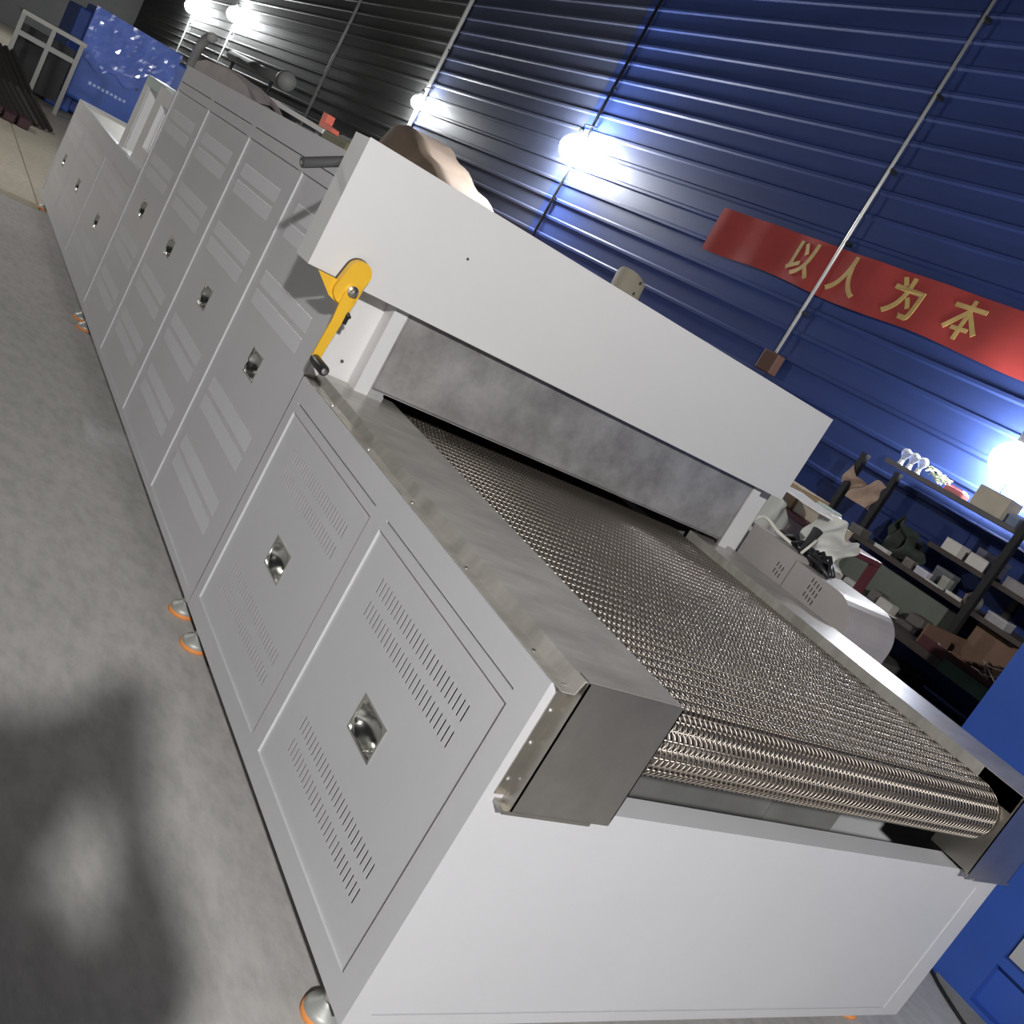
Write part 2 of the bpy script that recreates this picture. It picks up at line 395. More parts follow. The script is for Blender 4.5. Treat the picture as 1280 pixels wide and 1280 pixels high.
# front: side cheeks, lintel, dark mouth
b = MB(); b.box(.002, .150, T0, T0 + .004, .905, TH); b.box(W - .150, W - .002, T0, T0 + .004, .905, TH); b.box(.150, W - .150, T0, T0 + .004, 1.10, TH)
b.build('front_panel', WHITEP, tun)
b = MB(); b.quad((.24, T1 - .3, .86), (W - .24, T1 - .3, .86), (W - .24, T1 - .3, 1.2), (.24, T1 - .3, 1.2))
b.box(.235, .245, T0 + .02, T1 - .3, .86, 1.2); b.box(W - .245, W - .235, T0 + .02, T1 - .3, .86, 1.2); b.box(.235, W - .235, T0 + .02, T1 - .3, 1.18, 1.2); b.box(.245, W - .245, 1.64, T1 - .3, .83, .84)
b.build('tunnel_lining', GALVI, tun)
def guide(sgn):
    X = (lambda x: x) if sgn > 0 else (lambda x: W - x)
    b = MB(); prof = [(.132, 1.524), (.130, 1.462), (.176, 1.462), (.176, 1.470), (.136, 1.470), (.138, 1.524)]
    b.prism([(X(x), y) for x, y in prof], 2, .931, 1.21)
    b.build('gate_guide', WHITEP, tun)
    c = MB(); c.box(min(X(.176), X(.184)), max(X(.176), X(.184)), 1.464, 1.472, .931, 1.21); c.build('guide_strip', STAIN, tun)
    f = MB(); f.lathe([(.005, -.004), (.005, 0)], (X(.085), 1.525, .985), 8, ax=1); f.build('rivet', GREYR, tun)
guide(1); guide(-1)
b = MB(); b.box(.186, W - .186, 1.466, 1.470, .958, 1.26); b.box(.186, W - .186, 1.466, 1.482, .954, .960)
g = b.build('gate', STAIN, tun); g['label'] = 'stained bare steel lift gate'
b = MB(); b.box(.178, .225, 1.455, 1.50, .931, .948); b.box(.182, .222, 1.457, 1.50, .948, .956); b.build('gate_stop', ALU, tun)
# hood
HX0, HX1, HY0, HY1, HZ0, HZ1 = -.176, 1.944, 1.420, 1.533, 1.207, 1.568
b = MB(); b.box(HX0, HX1, HY0, HY0 + .003, HZ0, HZ1); b.box(HX0, HX0 + .003, HY0 + .003, HY1, HZ0, HZ1); b.box(HX1 - .003, HX1, HY0 + .003, HY1, HZ0, HZ1)
b.box(HX0, HX1, HY0 + .003, HY1, HZ1 - .003, HZ1); b.box(HX0 + .003, 0.0, HY1 - .003, HY1, HZ0, HZ1 - .003); b.box(HX0 + .003, HX1 - .003, HY0 + .003, HY0 + .018, HZ0, HZ0 + .003)
hood = b.build('hood', WHITEP, tun); hood['label'] = 'white sheet metal hood over the tunnel mouth'
b = MB(); b.box(HX0 + .003, HX1 - .003, HY0 + .02, T0 - .001, HZ0 + .055, HZ0 + .060); b.build('hood_liner', WHITEP, hood)
b = MB(); b.lathe([(.004, 0), (.004, -.002)], (.235, HY0, 1.42), 10, ax=1); b.build('screw', GREYR, hood)
b = MB(); b.tube([(-.27, 1.53, 1.425), (-.262, 1.532, 1.429), (-.10, 1.575, 1.513)], [.014, .0145, .0145], 16); r = shade_auto(b.build('guide_rod', GREYR, tun))
b = MB(); b.tube([(-.2705, 1.5298, 1.4247), (-.272, 1.5295, 1.424)], .006, 10); b.build('rod_bolt', ZINC, r)
# crank
def stadium(c1, c2, r, n=12):
    d = Vector(c2) - Vector(c1); a0 = math.atan2(d.y, d.x); P = []
    for i in range(n + 1): a = a0 - math.pi / 2 + math.pi * i / n; P.append((c2[0] + r * math.cos(a), c2[1] + r * math.sin(a)))
    for i in range(n + 1): a = a0 + math.pi / 2 + math.pi * i / n; P.append((c1[0] + r * math.cos(a), c1[1] + r * math.sin(a)))
    return P
b = MB(); b.prism(stadium((-.060, 1.186), (-.047, 1.246), .034), 1, 1.385, 1.412)
crank = shade_auto(b.build('crank', YELLOW, tun)); crank['label'] = 'yellow hand crank winch'
b = MB(); b.prism(stadium((-.060, 1.186), (-.047, 1.246), .036), 1, 1.412, 1.4195); b.build('gasket', BLACKP, crank)
b = MB(); b.prism([(-.150, 1.206), (-.075, 1.206), (-.055, 1.145), (-.094, 1.158)], 1, 1.400, 1.404); b.build('bracket', YELLOW, crank)
b = MB(); b.prism([(-.028, 1.206), (-.010, 1.206), (-.018, 1.135), (-.030, 1.120)], 1, 1.402, 1.406); b.build('bracket', YELLOW, crank)
ar = [(-.048, 1.190, 1.378), (-.050, 1.150, 1.376), (-.050, 1.105, 1.372), (-.056, 1.050, 1.368), (-.060, .985, 1.366)]
b = MB()
for i in range(len(ar) - 1):
    (xa, za, ya), (xb, zb, yb) = ar[i], ar[i + 1]; wa = .0165 - .001 * i; wb = .0155 - .001 * i
    b.add([(xa - wa, ya, za), (xa + wa, ya, za), (xa + wa, ya + .006, za), (xa - wa, ya + .006, za), (xb - wb, yb, zb), (xb + wb, yb, zb), (xb + wb, yb + .006, zb), (xb - wb, yb + .006, zb)],
          [(0, 1, 5, 4), (1, 2, 6, 5), (2, 3, 7, 6), (3, 0, 4, 7), (0, 3, 2, 1), (4, 5, 6, 7)])
b.build('arm', YELLOW, crank)
b = MB(); b.lathe([(.016, 1.386), (.016, 1.374), (.010, 1.370), (.010, 1.360), (.005, 1.356)], (-.046, 0, 1.196), 14, ax=1); shade_auto(b.build('hub_nut', ZINC, crank))
b = MB(); b.tube([(-.060, 1.372, .988), (-.060, 1.365, .988), (-.060, 1.280, .986), (-.060, 1.274, .986)], [.013, .0150, .0155, .012], 16); gr = shade_auto(b.build('grip', BLACKP, crank))
b = MB(); b.lathe([(.008, 1.2745), (.008, 1.2715), (.004, 1.2705)], (-.060, 0, .986), 12, ax=1); b.build('grip_bolt', ZINC, crank)
b = MB(); b.tube([(-.022, 1.395, 1.135), (-.022, 1.375, 1.130)], .005, 8); b.box(-.030, -.016, 1.388, 1.398, 1.105, 1.130); b.build('pawl', BLACKP, crank)
for x in (.052, W - .052):
    for y in (1.652, 4.62): foot(tun, x, y, Z0)

# ------------------------------------------------------------------ far conveyor table
far = thing('conveyor_table', 'low grey outfeed table with white top behind the tall tunnel', 'conveyor')
F0, F1, FH = 4.709, 7.851, .902
FD = [(4.765, 5.831), (5.878, 6.907), (6.955, 7.80)]; FZ = (.14, .800)
b = MB(); b.holes(PX, F0, F1, Z0, FH, [(*d, *FZ) for d in FD], .012)
b.quad((0, F0, FH), (0, F1, FH), (.03, F1, FH), (.03, F0, FH)); b.quad((.03, F0, FH), (.03, F1, FH), (.03, F1, .86), (.03, F0, .86))
b.build('side_panel', PAINT, far)
for d in FD: panel_door(far, *d, *FZ, ((.690, .745), (.615, .670), (.300, .355), (.225, .280)), .47, 32)
b = MB(); b.box(0, W, F1 - .004, F1, Z0, FH); b.build('end_panel', PAINT, far)
b = MB(); b.box(W - .004, W, F0, F1, Z0, FH); b.build('side_panel', PAINT, far)
b = MB(); b.box(.031, W - .03, F0, F1 - .005, .875, .880); b.build('table_top', mat('pale_top', (.62, .60, .52), .5, var=.12, scale=5), far)
for x in (.052, W - .052):
    for y in (4.80, 7.75): foot(far, x, y, Z0)
# white channel frame standing on it
fr = thing('channel_frame', 'small white painted metal frame standing on the outfeed table', 'frame', (0, 0, 0))
b = MB(); b.box(.03, .10, 5.66, 5.78, .903, 1.300); b.box(.03, .036, 5.60, 5.66, .903, 1.30); b.build('post', WHITEP, fr)
b = MB(); b.box(.03, .10, 5.14, 5.28, .903, 1.345); b.build('post', WHITEP, fr)
b = MB(); b.box(.031, .14, 5.14, 5.79, 1.300, 1.36); b.build('top_bar', mat('pale_green_paint', (.50, .58, .55), .4), fr)
b = MB(); b.box(.03, .06, 4.75, 5.14, 1.26, 1.345); b.box(.03, .06, 4.75, 5.14, .903, 1.0); b.box(.03, .06, 5.08, 5.14, 1.0, 1.26); b.build('side_plate', WHITEP, fr)
for i, (y, z) in enumerate(((5.42, .945), (5.48, .985), (5.40, .925))):
    b = MB(); b.rbox(.12, .22, y - .06, y + .06, .881 if i != 1 else .945, z if i != 1 else 1.02, .018)
    if i == 2: continue
    tag(b.build('parcel', mat('white_plastic', (.85, .85, .84), .5)), ['small white packet lying on outfeed table behind the white frame', 'small white packet resting on another packet behind the white frame'][i], 'packet')

# ------------------------------------------------------------------ wall fittings: conduits, lamps, banner
GALV = mat('galvanised_conduit', (.62, .62, .60), .4, .4)
DKST = mat('dark_steel', (.025, .025, .027), .5, .4)
def conduit(y, z0, z1, x, m, r, label, clips=3, boxm=None):
    t = thing('conduit_pipe', label, 'pipe', (x, y, z0))
    b = MB(); b.tube([(0, 0, 0), (0, 0, z1 - z0)], r, 10); b.build('pipe', m, t, True)
    for k in range(clips):
        c = MB(); c.box(-.004, WX - x - .026, -.03, .03, (k + .6) * (z1 - z0) / clips - .012, (k + .6) * (z1 - z0) / clips + .012); c.build('clip', DKST, t)
    if boxm:
        c = MB(); c.rbox(-.03, WX - x - .028, -.07, .09, -.16, -.005, .01); c.build('junction_box', boxm, t)
    return t
conduit(4.215, 1.87, 4.70, 4.338, GALV, .013, 'thin bright conduit running down the blue wall across the red banner', 5, mat('rust_box', (.10, .045, .03), .7))
conduit(8.15, .3, 5.2, 4.37, DKST, .016, 'dark conduit on the wall beside the brightest floodlight', 4)
conduit(12.45, .3, 5.2, 4.36, GALV, .030, 'pale conduit rising past the small wall lamp over the hood', 4)
conduit(16.75, 1.6, 5.2, 4.36, mat('grey_conduit', (.20, .20, .20), .5), .028, 'dull grey conduit on the dark wall without a lamp', 3)
conduit(24.2, .5, 3.1, 4.33, GALV, .020, 'pale conduit under the right one of two distant lamps', 3)
conduit(29.0, .5, 3.0, 4.33, GALV, .020, 'pale conduit under the left one of two distant lamps', 3)
def wall_lamp(loc, r, strength, label, drop=False):
    t = thing('wall_lamp', label, 'lamp', loc)
    em = emis('lamp_glow_%d' % len(MATS), (.97, 1, 1), strength)
    b = MB(); prof = [(.012, r * 1.15)] + [(r * math.sin(a), r * math.cos(a)) for a in [math.pi * k / 10 for k in range(2, 10)]] + [(.004, -r)]
    b.lathe(prof, (0, 0, 0), 16); b.build('bulb', em, t, True)
    b = MB(); b.lathe([(.03, r * 1.1), (.03, r * 1.1 + .06), (.02, r * 1.1 + .08)], (0, 0, 0), 12); b.build('socket', BLACKP, t)
    b = MB(); b.tube([(0, 0, r * 1.1 + .07), (0, 0, r * 1.1 + .12), (WX - loc[0] - .01, 0, r * 1.1 + .16)], .008, 8); b.build('arm', DKST, t)
    return t
wall_lamp((4.27, 8.13, 2.768), .13, 600, 'large blown-out floodlight glaring on the blue wall above the white hood')
wall_lamp((4.27, 2.125, 1.905), .11, 230, 'bright floodlight glaring just above the cluttered shelf rack')
wall_lamp((4.30, 12.40, 2.693), .09, 420, 'small bright lamp on a pale conduit behind the hood')
wall_lamp((4.26, 24.35, 3.17), .16, 420, 'distant lamp on the dark wall, nearer of the far pair')
wall_lamp((4.26, 29.2, 3.08), .18, 420, 'distant lamp on the dark wall, farther of the far pair')
# banner with slight waves
RED = mat('red_cloth', (.33, .035, .032), .75, var=.12, scale=3)
GOLD = mat('gold_lettering', (.50, .34, .12), .6, var=.15, scale=9)
BY0, BY1, BZ0, BZ1 = 1.35, 5.62, 2.37, 2.735
def bx(y, z): return 4.372 + .010 * math.sin(y * 4.3) * math.sin((z - BZ0) * 6) + .006 * math.sin(y * 11)
b = MB(); n, k = 70, 6
for d in (0, .002):
    b.add([(bx(BY0 + (BY1 - BY0) * i / n, BZ0 + (BZ1 - BZ0) * j / k) + d, BY0 + (BY1 - BY0) * i / n, BZ0 + (BZ1 - BZ0) * j / k + .012 * math.sin(i * .25) * (1 if j == 0 else .3)) for i in range(n + 1) for j in range(k + 1)],
          [(i * (k + 1) + j, (i + 1) * (k + 1) + j, (i + 1) * (k + 1) + j + 1, i * (k + 1) + j + 1) for i in range(n) for j in range(k)])
ban = tag(b.build('banner', RED, None, True), 'long red cloth banner with four golden characters on the blue wall', 'banner')
for ch, y in (('以', 4.52), ('人', 4.04), ('为', 3.50), ('本', 3.00)):
    cu = bpy.data.curves.new('character', 'FONT'); cu.body = ch; cu.size = .30; cu.align_x = 'CENTER'; cu.align_y = 'CENTER'; cu.extrude = .002; cu.offset = .0025 if ch == '本' else .006
    to = bpy.data.objects.new('tmp', cu); COL.objects.link(to); dg = bpy.context.evaluated_depsgraph_get()
    me = bpy.data.meshes.new_from_object(to.evaluated_get(dg)); bpy.data.objects.remove(to)
    vv = [v.co.copy() for v in me.vertices]
    cx = (min(v.x for v in vv) + max(v.x for v in vv)) / 2; cy = (min(v.y for v in vv) + max(v.y for v in vv)) / 2
    for v in me.vertices:
        u, w, e = v.co.x - cx, v.co.y - cy, v.co.z
        v.co = (0, 0, 0); yy = y - u; zz = 2.567 + w
        v.co = (bx(yy, zz) - .004 - e, yy, zz)
    if ch == '本':      # drawn stroke by stroke: bar, stem, two sweeping strokes, foot bar
        hb = MB()
        for poly in ([(-.125, .062), (.125, .068), (.125, .098), (-.125, .092)], [(-.016, -.135), (.016, -.135), (.016, .135), (-.016, .135)],
                     [(-.012, .070), (-.135, -.072), (-.108, -.090), (.012, .052)], [(.012, .070), (.138, -.062), (.110, -.086), (-.012, .052)], [(-.066, -.078), (.066, -.074), (.066, -.046), (-.066, -.050)]):
            hb.add([(bx(y - u, 2.567 + w) - .006 + d, y - u, 2.567 + w) for d in (0, .003) for u, w in poly], [(0, 1, 2, 3), (4, 5, 6, 7), (0, 1, 5, 4), (1, 2, 6, 5), (2, 3, 7, 6), (3, 0, 4, 7)])
        me = bpy.data.meshes.new('character'); me.from_pydata(hb.v, [], hb.f)
    me.materials.clear(); me.materials.append(GOLD)
    o = bpy.data.objects.new('character', me); COL.objects.link(o); o.parent = ban; o['label'] = 'golden character ' + ch

# ------------------------------------------------------------------ clutter beside the belt (right side of the near table)
COVER = mat('beige_grey_cover', (.40, .37, .355), .5, var=.06, scale=6)
cv = thing('motor_cover', 'beige-grey sheet cover with vent slots and a rounded end beside the belt rail', 'cover')
CX0, CX1 = 2.10, 2.42; PC = lambda u, v, d: (CX0 + d, u, v)
arc = [(1.083 - .125 * math.sin(a), .905 + .125 * math.cos(a)) for a in [math.pi / 2 * k / 8 for k in range(9)]]
def slot_rects(sets):
    R_ = []
    for (yc, zc, ny, nz) in sets:
        for i in range(ny):
            for j in range(nz): a = yc - .034 + i * .017; z = zc + j * .030 + i * .004; R_.append((a, a + .006, z, z + .020))
    return R_
def cover_sheet(name, outline, y0, y1, ztop, rects, extra):
    b = MB(); n = len(outline)
    for i in range(n):
        (ya, za), (yb, zb) = outline[i], outline[(i + 1) % n]
        b.quad((CX0, ya, za), (CX0, yb, zb), (CX1, yb, zb), (CX1, ya, za))
    b.add([(CX1, y, z) for y, z in outline], [tuple(range(n))])
    if extra: b.add([(CX0, y, z) for y, z in extra], [tuple(range(len(extra)))])
    b.holes(PC, y0, y1, 0, ztop, rects, .001)
    o = shade_auto(b.build(name, COVER, cv), 30)
    for a, c, z0, z1 in rects:
        m_ = MB()
        for (p, q), (e, f) in (((a, z0), (c, z0)), ((c, z0), (c, z1)), ((c, z1), (a, z1)), ((a, z1), (a, z0))): m_.quad((CX0, p, q), (CX0, e, f), (CX0 + .003, e, f), (CX0 + .003, p, q))
        m_.build('vent_slot', COVER, cv)
cover_sheet('near_cover', [(1.318, 0), (1.318, 1.030)] + arc + [(.958, 0)], 1.083, 1.318, 1.030, slot_rects(((1.185, .952, 4, 2), (1.185, .920, 4, 1))), arc + [(.958, 0), (1.083, 0)])
cover_sheet('rear_cover', [(1.326, 0), (1.326, 1.052), (1.60, 1.052), (1.60, 0)], 1.326, 1.60, 1.052, slot_rects(((1.385, .926, 3, 2),)), None)
FILM = mat('plastic_film', (.66, .66, .62), .45, alpha=1, var=.10, scale=7, bump=.2, bscale=20)
def film(name, y0, y1, z0, z1, x, amp, label, seed, m=FILM, th=.003, lean=.0):
    rnd = random.Random(seed); n, k = 22, 18
    ph = [rnd.uniform(0, 6) for _ in range(8)]
    def P(i, j):
        u, v = i / n, j / k
        d = amp * (math.sin(u * 9 + ph[0] + 2 * math.sin(v * 4 + ph[1])) * .5 + math.sin(u * 17 + v * 9 + ph[2]) * .3 + abs(math.sin(u * 5 + v * 3 + ph[3])) * .6)
        z = z0 + (z1 - z0) * v + (.05 * math.sin(u * 6 + ph[4]) + .02 * math.sin(u * 15 + ph[5])) * (v ** 2) * min(1, (z1 - z0) / .25)
        return (x + d + lean * v, y0 + (y1 - y0) * u + .03 * min(1, (z1 - z0) / .25) * math.sin(v * 5 + ph[6]), z)
    b = MB(); F = [(i * (k + 1) + j, (i + 1) * (k + 1) + j, (i + 1) * (k + 1) + j + 1, i * (k + 1) + j + 1) for i in range(n) for j in range(k)]
    b.add([P(i, j) for i in range(n + 1) for j in range(k + 1)], F)
    b.add([(p[0] + th, p[1], p[2]) for p in [P(i, j) for i in range(n + 1) for j in range(k + 1)]], F)
    return tag(b.build(name, m, None, True), label, 'film')
film('plastic_sheet', 1.30, 1.56, 1.053, 1.215, 2.33, .045, 'crumpled pale plastic sheet standing on the beige motor cover', 3)
film('plastic_sheet', 1.66, 1.92, .003, 1.17, 2.30, .05, 'dull grey crumpled plastic sheet draped beside the right gate guide', 5, mat('grey_film', (.36, .36, .33), .5, var=.15, scale=5, bump=.2, bscale=15))
b = MB(); b.prism([(2.22, 1.46), (2.30, 1.43), (2.46, 1.62), (2.62, 1.90), (2.36, 1.86), (2.24, 1.70)], 2, 1.222, 1.230)
tag(b.build('foam_board', mat('white_board', (.78, .76, .74), .6)), 'thin white board lying on top of the crumpled plastic', 'board')
def cable(name, pts, r, m, label, cat='cable'):
    P = [Vector(p) for p in pts]; out = []
    for i in range(len(P) - 1):
        p0, p1, p2, p3 = P[max(i - 1, 0)], P[i], P[i + 1], P[min(i + 2, len(P) - 1)]
        for k in range(6):
            t = k / 6; out.append(.5 * ((2 * p1) + (p2 - p0) * t + (2 * p0 - 5 * p1 + 4 * p2 - p3) * t * t + (3 * p1 - p0 - 3 * p2 + p3) * t ** 3))
    out.append(P[-1]); b = MB(); b.tube(out, r, 8); return tag(b.build(name, m, None, True), label, cat)
WCAB = mat('white_cable', (.70, .68, .60), .5)
cable('power_cable', [(2.12, 1.70, .90), (2.125, 1.665, 1.01), (2.135, 1.61, 1.090), (2.15, 1.52, 1.072), (2.19, 1.45, 1.0595)], .008, WCAB, 'white cable arching onto the beige motor cover')
cable('power_cable', [(2.13, 1.345, 1.0575), (2.14, 1.335, 1.10), (2.19, 1.36, 1.13), (2.25, 1.40, 1.09), (2.27, 1.42, 1.0575)], .006, WCAB, 'thin white cable looping over the cover seam')
for k, (a, lab) in enumerate(((0, 'black cable hanging closest to the gate guide'), (1, 'second black cable hanging from the gate guide'), (2, 'black cable bent around the grey plastic sheet'))):
    cable('wire', [(2.003, 1.665 + .035 * a, 1.15 - .02 * a), (2.028, 1.655 + .035 * a, 1.08), (2.034, 1.650 + .035 * a, .98), (2.030, 1.655 + .035 * a, .72)], .005, BLACKP, lab, 'wire')
b = MB(); rnd = random.Random(4)
for k in range(16):
    y = 1.18 + rnd.random() * .30; x = 2.16 + rnd.random() * .10
    b.tube([(x, y, 1.040 + (.0225 if y > 1.315 else 0)), (x + rnd.uniform(-.02, .03), y + rnd.uniform(.03, .09), 1.060 + (.018 if y > 1.22 else 0) + rnd.random() * .02), (x + rnd.uniform(-.02, .05), y + rnd.uniform(.09, .16), 1.0415 + (.0225 if y > 1.15 else 0))], .010, 6)
tag(b.build('cable_bundle', BLACKP, None, True), 'heap of black cable on the beige motor cover', 'cable', kind='stuff')
b = MB(); b.tube([(2.17, 1.375, 1.053), (2.19, 1.385, 1.14), (2.20, 1.39, 1.165)], [.016, .02, .024], 10)
tag(b.build('cable_plug', BLACKP), 'upright black plug on the beige motor cover', 'plug')
CARD = mat('cardboard', (.34, .25, .155), .8, var=.1, scale=6)
def carton(x0, x1, y0, y1, z0, z1, label, m=CARD, tape=True, group=None, name='cardboard_box', cat='box'):
    t = thing(name, label, cat, ((x0 + x1) / 2, (y0 + y1) / 2, z0), group); w, d, h = (x1 - x0) / 2, (y1 - y0) / 2, z1 - z0
    b = MB(); b.rbox(-w, w, -d, d, 0, h - .004, .003, 1); b.build('body', m, t)
    f = MB(); f.box(-w, -.002, -d, d, h - .004, h); f.build('flap', m, t); f = MB(); f.box(.002, w, -d, d, h - .004, h); f.build('flap', m, t)
    if tape: f = MB(); f.box(-.02, .02, -d - .001, d + .001, h, h + .001); f.build('tape', mat('tape', (.55, .45, .30), .35), t)
    return t
# trolley standing between the belt and the bench, with cartons on it
tr = thing('tool_trolley', 'maroon steel trolley standing behind the beige motor cover', 'trolley', (0, 0, 0))
MAR = mat('maroon_paint', (.13, .035, .045), .5)
b = MB(); b.rbox(2.62, 3.05, 1.62, 2.45, 1.10, 1.13, .006); b.build('top_tray', MAR, tr)
b = MB(); b.rbox(2.62, 3.05, 1.62, 2.45, .50, .53, .006); b.build('lower_tray', MAR, tr)
for x in (2.64, 3.03):
    for y in (1.64, 2.43): b = MB(); b.box(x - .018, x + .018, y - .018, y + .018, 0, 1.10); b.build('leg', MAR, tr)
b = MB(); b.box(2.62, 2.626, 1.66, 2.41, .80, 1.10); b.build('side_plate', mat('maroon_grey', (.16, .12, .125), .5), tr)
carton(2.66, 2.90, 1.95, 2.22, 1.131, 1.24, 'brown cardboard carton on the maroon trolley under the hood corner')
carton(2.66, 2.88, 1.73, 1.93, 1.131, 1.185, 'flat printed cardboard carton on the maroon trolley', mat('pale_card', (.45, .39, .30), .8, var=.15, scale=14), False)
b = MB(); b.rbox(2.72, 2.80, 1.76, 1.90, 1.187, 1.222, .015, 3); rl = tag(b.build('tape_pack', mat('white_plastic', (.85, .85, .84), .5)), 'white rounded plastic case on the flat printed carton', 'case')
b = MB(); b.rbox(2.73, 2.79, 1.77, 1.89, 1.2225, 1.232, .004, 2); b.build('lid', mat('pale_green_plastic', (.55, .68, .64), .4), rl)

# ------------------------------------------------------------------ bench and shelf rack against the blue wall
WOODD = mat('dark_bench_wood', (.060, .048, .042), .7, var=.3, scale=5)
bn = thing('workbench', 'dark workbench against the blue wall under the shelf rack', 'bench', (0, 0, 0))
b = MB(); b.rbox(3.62, 4.34, .95, 3.60, .80, .842, .005); b.build('bench_top', WOODD, bn)
for x in (3.66, 4.30):
    for y in (1.0, 2.3, 3.55): b = MB(); b.box(x - .025, x + .025, y - .025, y + .025, 0, .80); b.build('leg', DKST, bn)
b = MB(); b.box(3.66, 4.30, 1.0, 3.55, .20, .22); b.build('lower_shelf', WOODD, bn)
b = MB(); b.box(3.605, 3.618, 1.05, 1.40, .855, .868); b.box(3.60, 3.618, 1.05, 1.40, .80, .856); b.build('edge_strip', mat('green_edge', (.03, .09, .05), .5), bn)
rk = thing('shelf_rack', 'dark steel shelf rack standing on the workbench below the floodlight', 'shelf', (0, 0, 0))
for z, y0, y1 in ((1.585, 1.40, 2.60), (1.300, .95, 2.05), (1.108, 1.30, 2.75)):
    b = MB(); b.box(3.95, 4.40, y0, y1, z - .018, z); b.box(3.945, 3.95, y0, y1, z - .022, z + .006); b.build('shelf_board', mat('shelf_grey', (.11, .105, .115), .45, .2) if z > 1.5 else WOODD, rk)
for y in (1.63, 2.72):
    for x in (3.93, 4.31): b = MB(); b.box(x - .02, x + .02, y - .02, y + .02, .843, 1.70 if y < 2 else 1.55); b.build('upright', DKST, rk)
b = MB(); b.box(4.10, 4.115, 1.75, 2.62, .86, 1.04); b.build('back_board', mat('grey_green_board', (.13, .145, .12), .7, var=.1, scale=4), rk)
# three glass bulbs on the top shelf
GLASS = mat('clear_bulb_glass', (.92, .95, .97), .08, trans=.75)
for k, (y, lab) in enumerate(((2.535, 'clear glass bulb on the top shelf, farthest from the floodlight'), (2.472, 'clear glass bulb on the top shelf, middle of three'), (2.405, 'clear glass bulb on the top shelf, closest to the wire tangle'))):
    t = thing('light_bulb', lab, 'bulb', (4.0, y, 1.592), 'bulbs on the top shelf')
    b = MB(); b.lathe([(.014, .028), (.017, .042), (.030, .062), (.031, .078), (.024, .094), (.008, .103)], (0, 0, 0), 16); b.build('globe', GLASS, t, True)
    b = MB(); b.lathe([(.018, 0), (.018, .006), (.014, .010), (.014, .030)], (0, 0, 0), 14); b.build('cap', mat('bulb_cap', (.8, .8, .78), .4, .2), t)
b = MB(); rnd = random.Random(9)
for k in range(9):
    y = 2.23 + rnd.random() * .09; pts = []
    for q in range(9):
        a = q * .9 + k; pts.append((4.0 + .04 * math.cos(a) + rnd.uniform(-.01, .01), y + .045 * math.sin(a), 1.60 + .035 * abs(math.sin(a * .7 + k)) + .004 * k))
    b.tube(pts, .0035, 5)
tag(b.build('wire_tangle', mat('pale_green_wire', (.62, .70, .48), .5), None, True), 'tangle of pale wire on the top shelf', 'wire', kind='stuff')
b = MB(); b.rbox(3.97, 4.05, 2.06, 2.19, 1.586, 1.625, .012, 2); o = tag(b.build('red_case', mat('pink_red_plastic', (.72, .22, .24), .5)), 'red plastic case on the top shelf under the floodlight', 'case')
b = MB(); b.rbox(3.985, 4.035, 2.08, 2.17, 1.6255, 1.632, .002, 1); b.build('lid', mat('pink_red_plastic', (.7, .2, .2), .5), o)
carton(3.96, 4.10, 1.80, 2.00, 1.586, 1.712, 'pale carton on the top shelf under the floodlight', mat('pale_carton', (.50, .45, .36), .8, var=.08, scale=9), False)
WB = mat('white_carton', (.62, .59, .55), .7, var=.05, scale=6)
carton(3.96, 4.06, 1.880, 1.985, 1.301, 1.375, 'white carton on the middle shelf, farther from the rack upright', WB, False, 'white cartons on the middle shelf')
carton(3.96, 4.06, 1.705, 1.820, 1.301, 1.372, 'white carton on the middle shelf close to the rack upright', WB, False, 'white cartons on the middle shelf')
carton(3.97, 4.06, 1.44, 1.58, 1.301, 1.362, 'dim grey carton on the middle shelf beyond the rack upright', mat('grey_carton', (.28, .26, .27), .8), False)
LOWS = [(2.30, .10, .022, (.62, .60, .56), 'white bar lying at the far end of the low shelf'), (2.12, .06, .05, (.16, .14, .12), 'dark tin on the low shelf beside the white bar'), (2.00, .085, .045, (.50, .49, .55), 'pale lilac box on the low shelf'),
        (1.87, .05, .075, (.30, .29, .26), 'tall grey tin on the low shelf'), (1.90, .10, .012, (.60, .60, .55), 'thin white tray at the edge of the low shelf'), (1.765, .10, .020, (.60, .58, .54), 'white strip box at the low shelf edge by the red tin'), (1.70, .05, .060, (.42, .09, .07), 'round-edged red tin on the low shelf beside the upright')]
for k, (y, w, h, c, lab) in enumerate(LOWS):
    t = thing('tin_box', lab, 'box', (3.99 + (.03 if k in (1, 3, 6) else 0) - (.02 if k == 4 else 0), y, 1.1085))
    b = MB(); b.rbox(-.025, .025, -w / 2, w / 2, 0, h, .003, 1); b.build('body', mat('tin_%d' % k, c, .5, var=.1, scale=12), t)
    b = MB(); b.rbox(-.026, .026, -w / 2 - .001, w / 2 + .001, h * .75, h + .002, .002, 1); b.build('lid', mat('tin_lid_%d' % k, tuple(min(1, q * 1.15) for q in c), .45), t)
